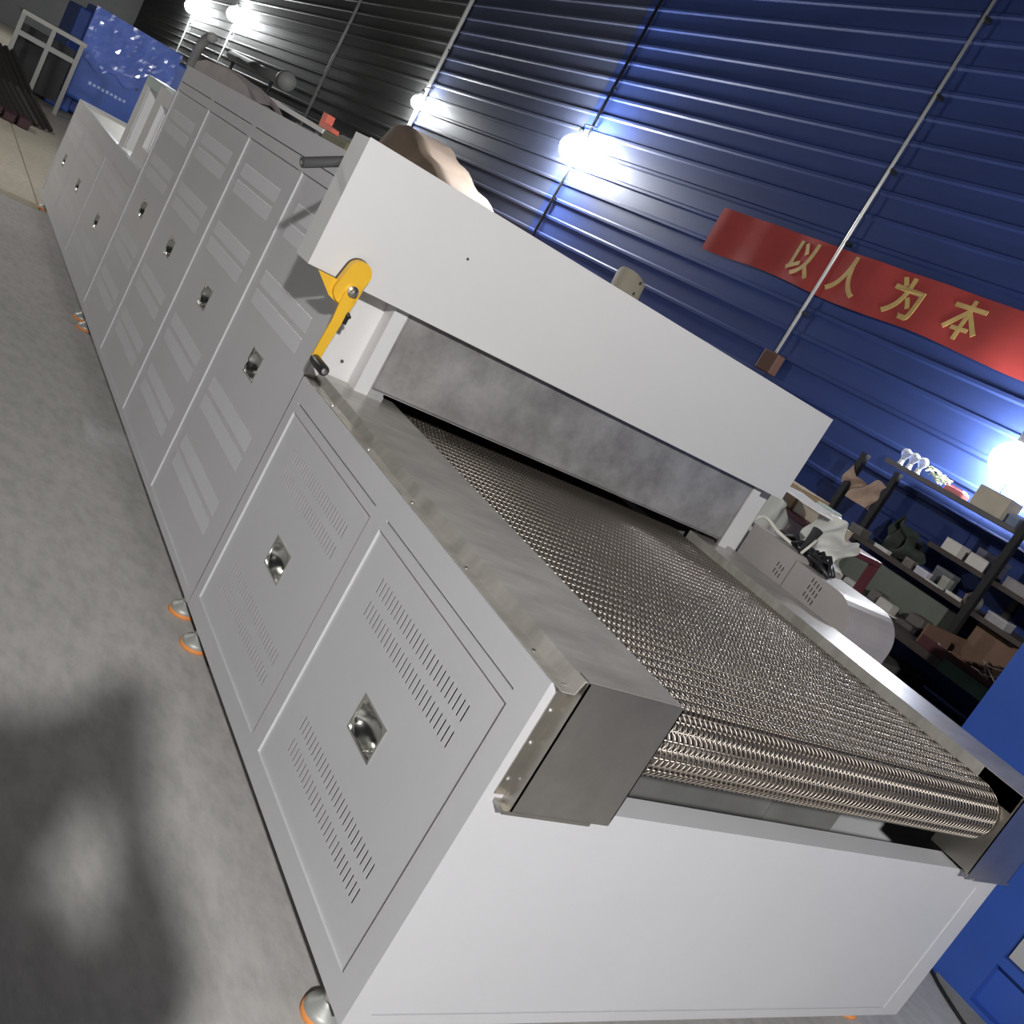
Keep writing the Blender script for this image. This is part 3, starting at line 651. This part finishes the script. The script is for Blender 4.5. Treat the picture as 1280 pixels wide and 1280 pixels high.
for k, (x, y, z, w, d, h, c, nm, lab) in enumerate(((4.02, 2.52, 1.1085, .05, .09, .05, (.13, .12, .11), 'tin_box', 'dark square tin at the far end of the low shelf behind the white bar'),
        (4.12, 1.95, 1.1085, .04, .12, .10, (.10, .11, .12), 'tin_box', 'tall dark tin at the back of the low shelf behind the lilac box'),
        (4.16, 1.80, 1.3005, .05, .16, .11, (.09, .09, .13), 'tin_box', 'dark blue-grey tin on the middle shelf behind the white cartons'),
        (4.03, 1.50, 1.1085, .05, .12, .05, (.34, .33, .34), 'tin_box', 'pale grey tin on the low shelf past the rack upright'),
        (4.02, 1.72, 1.5865, .05, .10, .06, (.16, .20, .30), 'tin_box', 'blue-grey tin on the top shelf beside the pale carton'))):
    t = thing(nm, lab, 'box', (x, y, z)); b = MB(); b.rbox(-w, w, -d / 2, d / 2, 0, h, .004, 1); b.build('body', mat('clut_%d' % k, c, .55, var=.12, scale=14), t)
    b = MB(); b.rbox(-w - .001, w + .001, -d / 2 - .001, d / 2 + .001, h * .8, h + .003, .002, 1); b.build('lid', mat('clutl_%d' % k, tuple(q * 1.25 for q in c), .5), t)
t = thing('tape_roll', 'grey tape roll leaning on the rack upright', 'tape', (3.985, 1.66, 1.1085)); b = MB()
for k in range(24):
    a0, a1 = 2 * math.pi * k / 24, 2 * math.pi * (k + 1) / 24
    for (ra, rb, xa, xb) in ((.045, .045, -.02, .02), (.026, .026, .02, -.02), (.045, .026, .02, .02), (.026, .045, -.02, -.02)):
        b.quad((xa, ra * math.cos(a0), .045 + ra * math.sin(a0)), (xa, ra * math.cos(a1), .045 + ra * math.sin(a1)), (xb, rb * math.cos(a1), .045 + rb * math.sin(a1)), (xb, rb * math.cos(a0), .045 + rb * math.sin(a0)))
b.build('ring', mat('grey_tape', (.22, .21, .21), .5), t)
# bundle of cloth on the rack's far end
film('rag_bundle', 2.47, 2.74, 1.27, 1.42, 3.90, .04, 'faded pinkish rag bundle hanging on the rack', 21, mat('rag', (.40, .29, .22), .9, var=.25, scale=12))['category'] = 'rag'
film('rag_bundle', 2.17, 2.44, 1.107, 1.30, 4.12, .06, 'dark green rag hanging on the rack beside the pinkish one', 23, mat('rag_dark', (.035, .045, .035), .9, var=.25, scale=12))['category'] = 'rag'
# things on the bench top
b = MB(); b.prism([(3.80, 2.20), (4.02, 1.88), (3.94, 1.86)], 2, .8425, .850); tag(b.build('paper_offcut', WB), 'white wedge-shaped offcut lying on the workbench', 'offcut')
BT = [(3.98, 2.32, .035, .11, .03, (.50, .49, .46), 'white bar on the bench beside the wedge offcut'), (3.95, 2.04, .04, .10, .055, (.52, .50, .47), 'white box on the bench behind the offcut'), (4.02, 2.16, .05, .08, .06, (.14, .13, .12), 'dark box on the bench behind the white bar'), (3.86, 1.80, .04, .14, .03, (.09, .085, .08), 'low black box on the bench near the cardboard tray'), (4.02, 1.86, .06, .10, .08, (.12, .11, .10), 'dark tin on the bench below the grey-green board')]
for k, (x, y, w, d, h, c, lab) in enumerate(BT):
    t = thing('small_box', lab, 'box', (x, y, .8425)); b = MB(); b.rbox(-w, w, -d / 2, d / 2, 0, h, .004, 1); b.build('body', mat('bt_%d' % k, c, .55), t)
    b = MB(); b.box(-w * .8, w * .8, -d * .4, d * .4, h, h + .004); b.build('lid', mat('btl_%d' % k, tuple(q * .8 for q in c), .5), t)
# open cardboard tray with offcut strips
ct = thing('cardboard_tray', 'open brown cardboard tray full of offcut strips on the workbench', 'tray', (0, 0, 0))
BRN = mat('brown_card', (.16, .095, .065), .8, var=.15, scale=6); MARI = mat('maroon_card', (.075, .022, .026), .7)
b = MB(); b.box(3.64, 4.06, 1.08, 1.60, .8425, .850); b.build('base', MARI, ct)
b = MB(); b.box(4.05, 4.06, 1.08, 1.60, .85, 1.075); b.build('wall', BRN, ct)
b = MB(); b.box(3.64, 4.05, 1.08, 1.09, .85, 1.06); b.build('wall', BRN, ct)
b = MB(); b.box(3.64, 4.05, 1.59, 1.60, .85, .96); b.build('wall', BRN, ct)
b = MB(); b.box(3.64, 3.65, 1.09, 1.59, .85, .90); b.build('wall', MARI, ct)
rnd = random.Random(12); PK = mat('pinkish_strip', (.55, .46, .44), .6); 
for k in range(13):
    y = 1.14 + rnd.random() * .40; x = 3.72 + rnd.random() * .26; a = rnd.uniform(0, 6.28); l = rnd.uniform(.05, .12); zb = .870 + .008 * k
    P = [Vector((x + l * math.cos(a) * (q / 3 - .5) * 2 * .5, min(1.59, max(1.11, y + l * math.sin(a) * (q / 3 - .5) * 2 * .7)), zb + .015 * math.sin(q * 1.1 + k))) for q in range(4)]
    b = MB(); w = rnd.uniform(.006, .018)
    for q in range(3):
        p0, p1 = P[q], P[q + 1]; s = (p1 - p0).cross(Vector((0, 0, 1))); s = s.normalized() * w
        b.add([p0 - s, p0 + s, p1 + s, p1 - s, p0 - s + Vector((0, 0, .003)), p0 + s + Vector((0, 0, .003)), p1 + s + Vector((0, 0, .003)), p1 - s + Vector((0, 0, .003))], [(0, 1, 2, 3), (4, 5, 6, 7), (0, 1, 5, 4), (1, 2, 6, 5), (2, 3, 7, 6), (3, 0, 4, 7)])
    tag(b.build('offcut_strip', [PK, WB, BRN][k % 3]), ['crumpled pinkish offcut strip in the brown cardboard tray', 'white offcut strip in the brown cardboard tray', 'brown offcut strip in the brown cardboard tray'][k % 3], 'offcut', 'offcut strips in the cardboard tray')
cable('cord', [(3.70, 1.22, .90), (3.66, 1.25, .95), (3.66, 1.20, .93), (3.62, 1.12, .90), (3.58, 1.06, .86), (3.59, 1.03, .848)], .004, PK, 'pale pink cord hanging over the cardboard tray rim', 'cord')
# dim crates under the bench
for k, (y, h, lab) in enumerate(((1.45, .34, 'dusty grey crate under the workbench near its end leg'), (1.95, .42, 'dark grey crate under the workbench beside the dusty crate'), (2.75, .38, 'dark crate under the far half of the workbench'))):
    carton(3.72, 4.22, y - .21, y + .21, .2205, .22 + h, lab, mat('crate_%d' % k, (.11 - .02 * k, .105 - .02 * k, .10 - .02 * k), .8, var=.2, scale=6), False, name='storage_crate', cat='crate')

# ------------------------------------------------------------------ blue machine at the right
BLUEP = mat('blue_machine_paint', (.035, .095, .40), .45, var=.06, scale=3)
bm_ = thing('blue_machine', 'solid blue painted machine housing beyond the end of the conveyor table', 'machine', (0, 0, 0))
b = MB(); PB = lambda u, v, d: (2.75 + d, u, v)
b.holes(PB, -1.1, .72, .0, 1.205, [(-.95, .118, .03, .20), (-.95, .118, .235, .40), (.40, .41, .42, .46), (.428, .438, .42, .46)], .05); b.box(2.80, 3.20, -1.1, .72, .0, 1.205)
b.quad((2.75, .72, 0), (3.20, .72, 0), (3.20, .72, 1.205), (2.75, .72, 1.205)); b.quad((2.75, -1.1, 1.205), (3.20, -1.1, 1.205), (3.20, .72, 1.205), (2.75, .72, 1.205))
b.build('housing', BLUEP, bm_)
b = MB(); b.box(2.775, 2.785, -.94, .110, .24, .395); b.build('grey_plate', mat('pale_plate', (.45, .44, .42), .5), bm_)
for y0_ in (.40, .428):
    b = MB()
    for (p, q), (e, f) in (((y0_, .42), (y0_ + .01, .42)), ((y0_ + .01, .42), (y0_ + .01, .46)), ((y0_ + .01, .46), (y0_, .46)), ((y0_, .46), (y0_, .42))): b.quad((2.7495, p, q), (2.7495, e, f), (2.756, e, f), (2.756, p, q))
    b.build('vent_slot', BLUEP, bm_)
HOSE = mat('grey_hose', (.34, .33, .29), .7, var=.15, scale=8)
b = MB(); b.prism([(2.95, .42), (2.74, .25), (2.62, .02), (2.55, -.25), (2.68, -.27), (2.74, -.02), (2.83, .13), (3.02, .34)], 2, .001, .012); tag(b.build('floor_strip', HOSE), 'flat grey rubber strip lying on the floor by the blue machine', 'strip')
cable('floor_cable', [(2.95, .46, .008), (2.74, .28, .008), (2.61, .06, .008), (2.52, -.2, .008)], .007, BLACKP, 'black cable on the floor along the grey rubber strip')

# ------------------------------------------------------------------ things lying on the tunnel roof
ZT = TH + .0045
def sheet_roll(prof, x0, x1, m, name, label, cat):
    n = 8; b = MB(); k = len(prof)
    for d in (0, .012): b.add([(x0 + (x1 - x0) * i / n, y + .02 * math.sin(i * 1.3), max(ZT, z + d - .012 + .010 * math.sin(i * .9 + y * 3))) for i in range(n + 1) for (y, z) in prof], [(i * k + j, (i + 1) * k + j, (i + 1) * k + j + 1, i * k + j + 1) for i in range(n) for j in range(k - 1)])
    b.add([(x0, y, ZT) for y, z in prof] + [(x0, y, z) for y, z in prof], [(j, j + 1, k + j + 1, k + j) for j in range(k - 1)])
    return tag(b.build(name, m, None, True), label, cat)
MAU = mat('mauve_cloth', (.36, .315, .31), .85, var=.12, scale=5)
sheet_roll([(4.70, 1.560), (4.5, 1.585), (4.25, 1.588), (3.97, 1.586), (3.75, 1.574), (3.58, 1.560), (3.42, 1.524)], 0.03, .185, MAU, 'folded_tarp', 'folded mauve-grey tarp bulging along the far tunnel roof', 'tarp')
sheet_roll([(4.05, 1.575), (3.9, 1.60), (3.72, 1.598), (3.56, 1.575), (3.50, 1.53)], .62, .9, mat('grey_cloth', (.25, .25, .245), .85), 'folded_tarp', 'small grey folded tarp behind the white board on the tunnel roof', 'tarp')
b = MB(); b.add([(.20, 2.93, 1.538), (.42, 2.93, 1.538), (.50, 4.20, 1.562), (.22, 4.25, 1.562), (.20, 2.93, 1.556), (.42, 2.93, 1.556), (.50, 4.20, 1.584), (.22, 4.25, 1.584)], [(0, 1, 2, 3), (4, 5, 6, 7), (0, 1, 5, 4), (1, 2, 6, 5), (2, 3, 7, 6), (3, 0, 4, 7)])
o = tag(b.build('foam_board', mat('white_board', (.78, .76, .74), .6)), 'long white board lying along the tunnel roof', 'board')
b = MB(); b.box(.22, .40, 3.0, 3.06, ZT, 1.539); b.build('batten', mat('board_edge', (.4, .4, .4), .7), o)
b = MB(); b.box(.23, .40, 3.95, 4.01, ZT, 1.557); b.build('batten', mat('board_edge', (.4, .4, .4), .7), o)
REDL = mat('salmon_plastic', (.85, .20, .13), .5)
b = MB(); b.prism([(3.26, 1.624), (3.195, 1.624), (3.190, 1.588), (3.075, 1.580), (3.066, 1.5625), (3.25, 1.5650)], 0, .28, .315); tag(b.build('angle_bracket', REDL), 'salmon red L-shaped bracket standing on the long white board', 'bracket')
b = MB(); b.rbox(.20, .45, 2.62, 2.915, ZT, 1.556, .008); o = tag(b.build('wood_offcut', mat('olive_wood', (.17, .16, .09), .7, var=.2, scale=8)), 'olive brown wooden offcut on the tunnel roof behind the hood', 'offcut')
# beige shade peeking over the hood
t = thing('stool_back', 'beige curved chair back peeking over the white hood', 'chair', (3.0, 4.48, 0))
b = MB(); n = 8
for d in (0, .02):
    b.add([(d + .05 * (i / n - .5) ** 2 * 4, .17 - .34 * i / n + .03 * (j / 3), 1.50 + (.335 - .05 * (abs(i / n - .5) * 2) ** 3) * j / 3) for i in range(n + 1) for j in range(4)], [(i * 4 + j, (i + 1) * 4 + j, (i + 1) * 4 + j + 1, i * 4 + j + 1) for i in range(n) for j in range(3)])
bk = b.build('backrest', mat('beige_plastic', (.42, .37, .29), .5), t, True)
for k in range(2): c = MB(); c.lathe([(.012, -.004), (.012, .0)], (.035, -.12 - .01 * k, 1.70 + .08 * k), 8, ax=0); c.build('screw', BLACKP, bk)
b = MB(); b.tube([(.01, 0, 0), (.01, 0, 1.55)], .022, 10); b.build('post', DKST, t)
b = MB(); b.lathe([(.20, 0), (.20, .02), (.03, .05)], (0, 0, 0), 20); b.build('base', DKST, t)
# brown tarp over a heap by the wall
b = MB(); n, k = 26, 12; vs_ = []
for i in range(n + 1):
    for j in range(k + 1):
        u = i / n; v = j / k; y = 7.3 + 3.6 * u; x = 3.05 + 1.15 * v
        h = 1.62 + .62 * max(0, 1 - abs(u - .72) / .75) ** 1.2; e = min(1, min(v, 1 - v) * 5 + .02) * min(1, min(u, 1 - u) * 8)
        vs_.append((x, y, .0 + h * max(.0, e) + .02 * math.sin(u * 31 + v * 5)))
b.add(vs_, [(i * (k + 1) + j, (i + 1) * (k + 1) + j, (i + 1) * (k + 1) + j + 1, i * (k + 1) + j + 1) for i in range(n) for j in range(k)])
b.v = [(x, y, max(0, z)) for x, y, z in b.v]
tag(b.build('covered_heap', mat('brown_tarp', (.20, .15, .115), .8, var=.15, scale=3), None, True), 'tent-shaped heap under a brown tarp behind the hood', 'tarp')
# dark extraction pipe with a round end, and a white duct elbow
px = thing('extraction_pipe', 'dark horizontal pipe with a round end along the dark wall', 'pipe', (0, 0, 0))
b = MB(); b.tube([(3.5, 19.5, 2.19), (3.5, 15.7, 2.14)], .09, 14); b.build('pipe', mat('dull_pipe', (.13, .13, .125), .6), px, True)
b = MB(); b.lathe([(.02, 15.45), (.14, 15.48), (.16, 15.58), (.14, 15.70), (.05, 15.74)], (3.5, 0, 2.15), 18, ax=1); b.build('end_cap', mat('dull_cap', (.16, .16, .155), .6), px, True)
for y in (16.3, 19.2): b = MB(); b.tube([(3.5, y, 0), (3.5, y, 2.12)], .03, 8); b.build('stand', DKST, px)
ex = thing('duct_elbow', 'white bent duct standing behind the tunnel roof', 'duct', (0, 0, 0))
b = MB(); b.tube([(3.0, 19.9, 0), (3.0, 19.9, 1.9), (3.0, 19.85, 2.05), (3.0, 19.65, 2.2), (3.0, 19.35, 2.27), (3.0, 19.15, 2.27)], .085, 12); b.build('duct', mat('white_duct', (.66, .65, .60), .5), ex, True)
b = MB(); b.lathe([(.14, 0), (.14, .03), (.09, .04)], (3.0, 19.9, 0), 14); b.build('flange', DKST, ex)

# ------------------------------------------------------------------ far left: wrapped blue press, tubes, rack
pr_ = thing('blue_press', 'big blue machine cabinet wrapped in shiny film at the end of the line', 'machine', (0, 0, 0))
BLP = mat('bright_blue_paint', (.055, .125, .48), .4, var=.08, scale=2)
b = MB(); b.rbox(.90, 2.25, 17.0, 18.4, .27, 1.69, .05, 3); b.build('front_box', BLP, pr_)
b = MB(); b.rbox(.74, 2.6, 17.5, 19.5, .03, 1.58, .04, 2); b.build('body', BLP, pr_)
b = MB(); b.rbox(.74, 1.12, 17.35, 17.6, 0, .30, .03, 2); b.build('foot_block', BLP, pr_)
FS = mat('shiny_film', (.13, .20, .60), .14, 0, var=.22, scale=3, bump=.55, bscale=2.6, coat=.4, stretch=(1, 1, .4))
b = MB(); n, k = 24, 14; vs_ = []; rnd = random.Random(2)
for i in range(n + 1):
    for j in range(k + 1): vs_.append((.885 + 1.38 * i / n, 16.97 + rnd.uniform(-.012, .012), .86 + .84 * j / k + (.05 * math.sin(i * .8) if j == 0 else 0)))
F = [(i * (k + 1) + j, (i + 1) * (k + 1) + j, (i + 1) * (k + 1) + j + 1, i * (k + 1) + j + 1) for i in range(n) for j in range(k)]
b.add(vs_, F); b.add([(x, y + .02, z) for x, y, z in vs_], F); b.build('wrapping_film', FS, pr_)
PALE = mat('pale_blue_marks', (.45, .58, .85), .5)
for k in range(9): b = MB(); b.box(1.18 + k * .068, 1.222 + k * .068, 16.994, 16.999, .585 + .004 * (k % 3), .635 - .006 * (k % 2)); b.build('lettering', PALE, pr_)
b = MB(); b.box(1.83, 1.86, 16.98, 16.999, .86, .98); b.build('handle', BLACKP, pr_)
TUB = mat('black_tube', (.035, .033, .030), .5, .3)
for k in range(7):
    b = MB(); x = .02 + k * .085; b.tube([(x, 12.9 + .06 * k, .035), (x - .32, 13.5, .30), (x - .62, 14.4, .62)], .035, 6)
    tag(b.build('steel_tube', TUB), 'dark steel tube slanting in a bundle on the beige floor', 'tube', 'bundle of dark tubes')
for k in range(4):
    b = MB(); b.rbox(-.40 + .16 * k, -.27 + .16 * k, 12.35, 12.72, .001, .10 + .02 * (k % 2), .012, 1)
    tag(b.build('maroon_block', mat('maroon_block', (.045, .016, .022), .6)), 'dark maroon block lying in front of the tube bundle', 'block', 'maroon blocks on the floor')
ft = thing('steel_table', 'pale-topped steel frame table far behind the tube bundle', 'table', (0, 0, 0))
b = MB(); b.box(-.05, .85, 16.0, 16.6, 1.07, 1.13); b.build('table_top', mat('pale_metal', (.40, .39, .37), .5), ft)
for x in (-.02, .40, .80): b = MB(); b.box(x - .03, x + .03, 16.02, 16.08, 0, 1.07); b.build('leg', mat('pale_metal2', (.34, .34, .33), .5), ft)
b = MB(); b.box(.0, .8, 16.03, 16.06, .78, .85); b.build('rail', mat('pale_metal2', (.34, .34, .33), .5), ft)
b = MB(); b.box(.0, .8, 16.50, 16.56, .12, .95); b.build('back_plate', DKST, ft)
carton(-.85, -.30, 15.6, 16.1, .0, .72, 'brown cardboard carton on the floor beside the steel table', mat('tan_card', (.40, .31, .23), .8, var=.1, scale=4), True)
carton(-.80, -.36, 15.65, 16.05, .721, 1.06, 'pale carton stacked on the brown one beside the steel table', mat('cream_card', (.55, .48, .38), .8, var=.1, scale=4), True)

# ------------------------------------------------------------------ pendant lamps that light the aisle (behind and beside the camera)
def pendant(loc, label):
    t = thing('pendant_lamp', label, 'lamp', loc)
    b = MB(); b.lathe([(.20, .13), (.19, .16), (.10, .24), (.04, .27), (.03, .33)], (0, 0, 0), 20); b.build('shade', mat('lamp_shade', (.3, .3, .3), .5), t, True)
    b = MB(); b.tube([(0, 0, .33), (0, 0, 6.1 - loc[2])], .008, 6); b.build('cord', BLACKP, t)
pendant(KEY, 'pendant lamp hanging behind the photographer')
pendant((-3.4, 9.2, 3.6), 'pendant lamp hanging over the aisle beside the outfeed table')

# ------------------------------------------------------------------ the photographer behind the camera, whose shadow falls on the floor
PB_ = Vector((-1.336, -1.477, 0)); fh = Vector((.607, .795, 0)); rh = Vector((.795, -.607, 0))
def WP(f, r, z): return PB_ + fh * f + rh * r + Vector((0, 0, z - (.085 * min(1, max(0, (z - .1) / 1.3)))))
def WH(f, r, z): return PB_ + fh * f + rh * r + Vector((0, 0, z))
def skin(name, chains, m, parent=None, sub=2, root=0):
    """chains: lists of (point, radius); the first point of a chain may be an int index of an existing vertex"""
    vs_, es, rs = [], [], []
    for ch in chains:
        prev = None
        for c in ch:
            if isinstance(c, int): prev = c; continue
            vs_.append(c[0]); rs.append(c[1]); k = len(vs_) - 1
            if prev is not None: es.append((prev, k))
            prev = k
    me = bpy.data.meshes.new(name); me.from_pydata(vs_, es, []); o = bpy.data.objects.new(name, me); COL.objects.link(o)
    o.modifiers.new('skin', 'SKIN')
    sv = me.skin_vertices[0].data if len(me.skin_vertices) else None
    if sv:
        for i, r in enumerate(rs): sv[i].radius = (r, r) if not isinstance(r, tuple) else r; sv[i].use_root = (i == root)
    sb = o.modifiers.new('subd', 'SUBSURF'); sb.levels = sub; sb.render_levels = sub
    me.materials.append(m); 
    if parent: o.parent = parent
    return o
SKINM = mat('skin', (.52, .33, .24), .55); JACK = mat('dark_jacket', (.03, .032, .04), .8); TROU = mat('dark_trousers', (.04, .04, .045), .8); HAIR = mat('black_hair', (.012, .010, .009), .6)
def hand(base, wrist, tip, side, out):
    """five fingers closing on the phone edge"""
    d = (tip - wrist).normalized(); up = Vector((0, 0, 1)); lat = d.cross(up).normalized()
    for k, (a, l) in enumerate(((-.030, .060), (-.011, .072), (.010, .068), (.030, .055))):
        q = tip + up * a; out.append([base, (q, .011), (q + d * l * .45 - rh * side * .010, .0095), (q + d * l * .6 + rh * (-side) * l * .5, .0085)])
    q = wrist + d * .03; out.append([base, (q + up * .035 - fh * .005, .012), (q + up * .055 + d * .03 - rh * side * .012, .010), (q + up * .060 + d * .05 - rh * side * .030, .009)])
body = [[(WP(0, 0, .95), .13), (WP(0, 0, 1.10), .12), (WP(.01, 0, 1.32), .140), (WP(0, 0, 1.445), .095), (WP(.02, 0, 1.495), .060), (WP(.05, 0, 1.555), .084), (WP(.055, 0, 1.62), .092), (WP(.045, 0, 1.675), .062)]]
body.append([6, (WP(.145, 0, 1.575), .014)])
n0 = 9
sR, eR, wR, hR = WP(0, .185, 1.465), WP(.17, .205, 1.39), WH(.30, .060, 1.375), WH(.350, .010, 1.395)
sL, eL, wL, hL = WP(0, -.185, 1.465), WP(.15, -.22, 1.25), WH(.30, -.12, 1.340), WH(.350, -.085, 1.385)
body.append([3, (sR, .058), (sR * .45 + eR * .55, .046), (eR, .040), (wR, .027), (hR, .026)]); iR = n0 + 4
body.append([3, (sL, .058), (sL * .45 + eL * .55, .046), (eL, .040), (wL, .027), (hL, .026)]); iL = iR + 5
hand(iR, wR, hR, 1, body); hand(iL, wL, hL, -1, body)
for r in (.095, -.095): body.append([0, (WP(0, r, .86), .085), (WP(.02, r * 1.05, .50), .056), (WP(-.02, r * 1.1, .10), .038), (WP(.0, r * 1.1, .045), .036), (WP(.10, r * 1.2, .035), .034), (WP(.17, r * 1.25, .03), .026)])
per = skin('person', body, SKINM); tag(per, 'person in a dark jacket holding up a phone behind the near end of the machine', 'person')
skin('jacket', [[(WP(0, 0, .84), .185), (WP(0, 0, 1.05), .165), (WP(.01, 0, 1.32), .160), (WP(0, 0, 1.445), .110)], [3, (sR, .070), (sR * .45 + eR * .55, .058), (eR, .052), (eR * .15 + wR * .85, .036)], [3, (sL, .070), (sL * .45 + eL * .55, .058), (eL, .052), (eL * .15 + wL * .85, .036)]], JACK, per)
skin('trousers', [[(WP(0, 0, 1.04), .145), (WP(0, 0, .90), .15)]] + [[1, (WP(0, r, .82), .098), (WP(.02, r * 1.05, .50), .072), (WP(-.02, r * 1.1, .07), .062)] for r in (.095, -.095)], TROU, per)
skin('hair', [[(WP(.0, 0, 1.58), .092), (WP(.02, 0, 1.64), .100), (WP(.035, 0, 1.69), .072)]], HAIR, per)
for r in (.032, -.032):
    b = MB(); c = WP(.138, r, 1.61); b.lathe([(.002, -.010), (.009, -.006), (.011, 0), (.009, .006), (.002, .010)], (0, 0, 0), 10); o = b.build('eye', mat('eye_white', (.7, .7, .68), .3), per, True, loc=c)
for r in (.095, -.095): skin('shoe', [[(WH(-.07, r * 1.08, .052), .052), (WH(.05, r * 1.15, .050), .050), (WH(.21, r * 1.25, .040), .040)]], BLACKP, per)
ph = thing('smartphone', 'black smartphone held up by the person', 'phone', CP - FW * .016 + DN * .060 + RT * .012)
ph.matrix_world = Matrix.Translation(CP - FW * .016 + DN * .060 + RT * .012) @ M.to_3x3().to_4x4()
b = MB(); b.rbox(-.038, .038, -.080, .080, -.004, .004, .003, 2); b.build('case', BLACKP, ph)
b = MB(); b.box(-.034, .034, -.075, .075, -.0046, -.004); b.build('screen', mat('screen_glass', (.02, .02, .025), .1), ph)
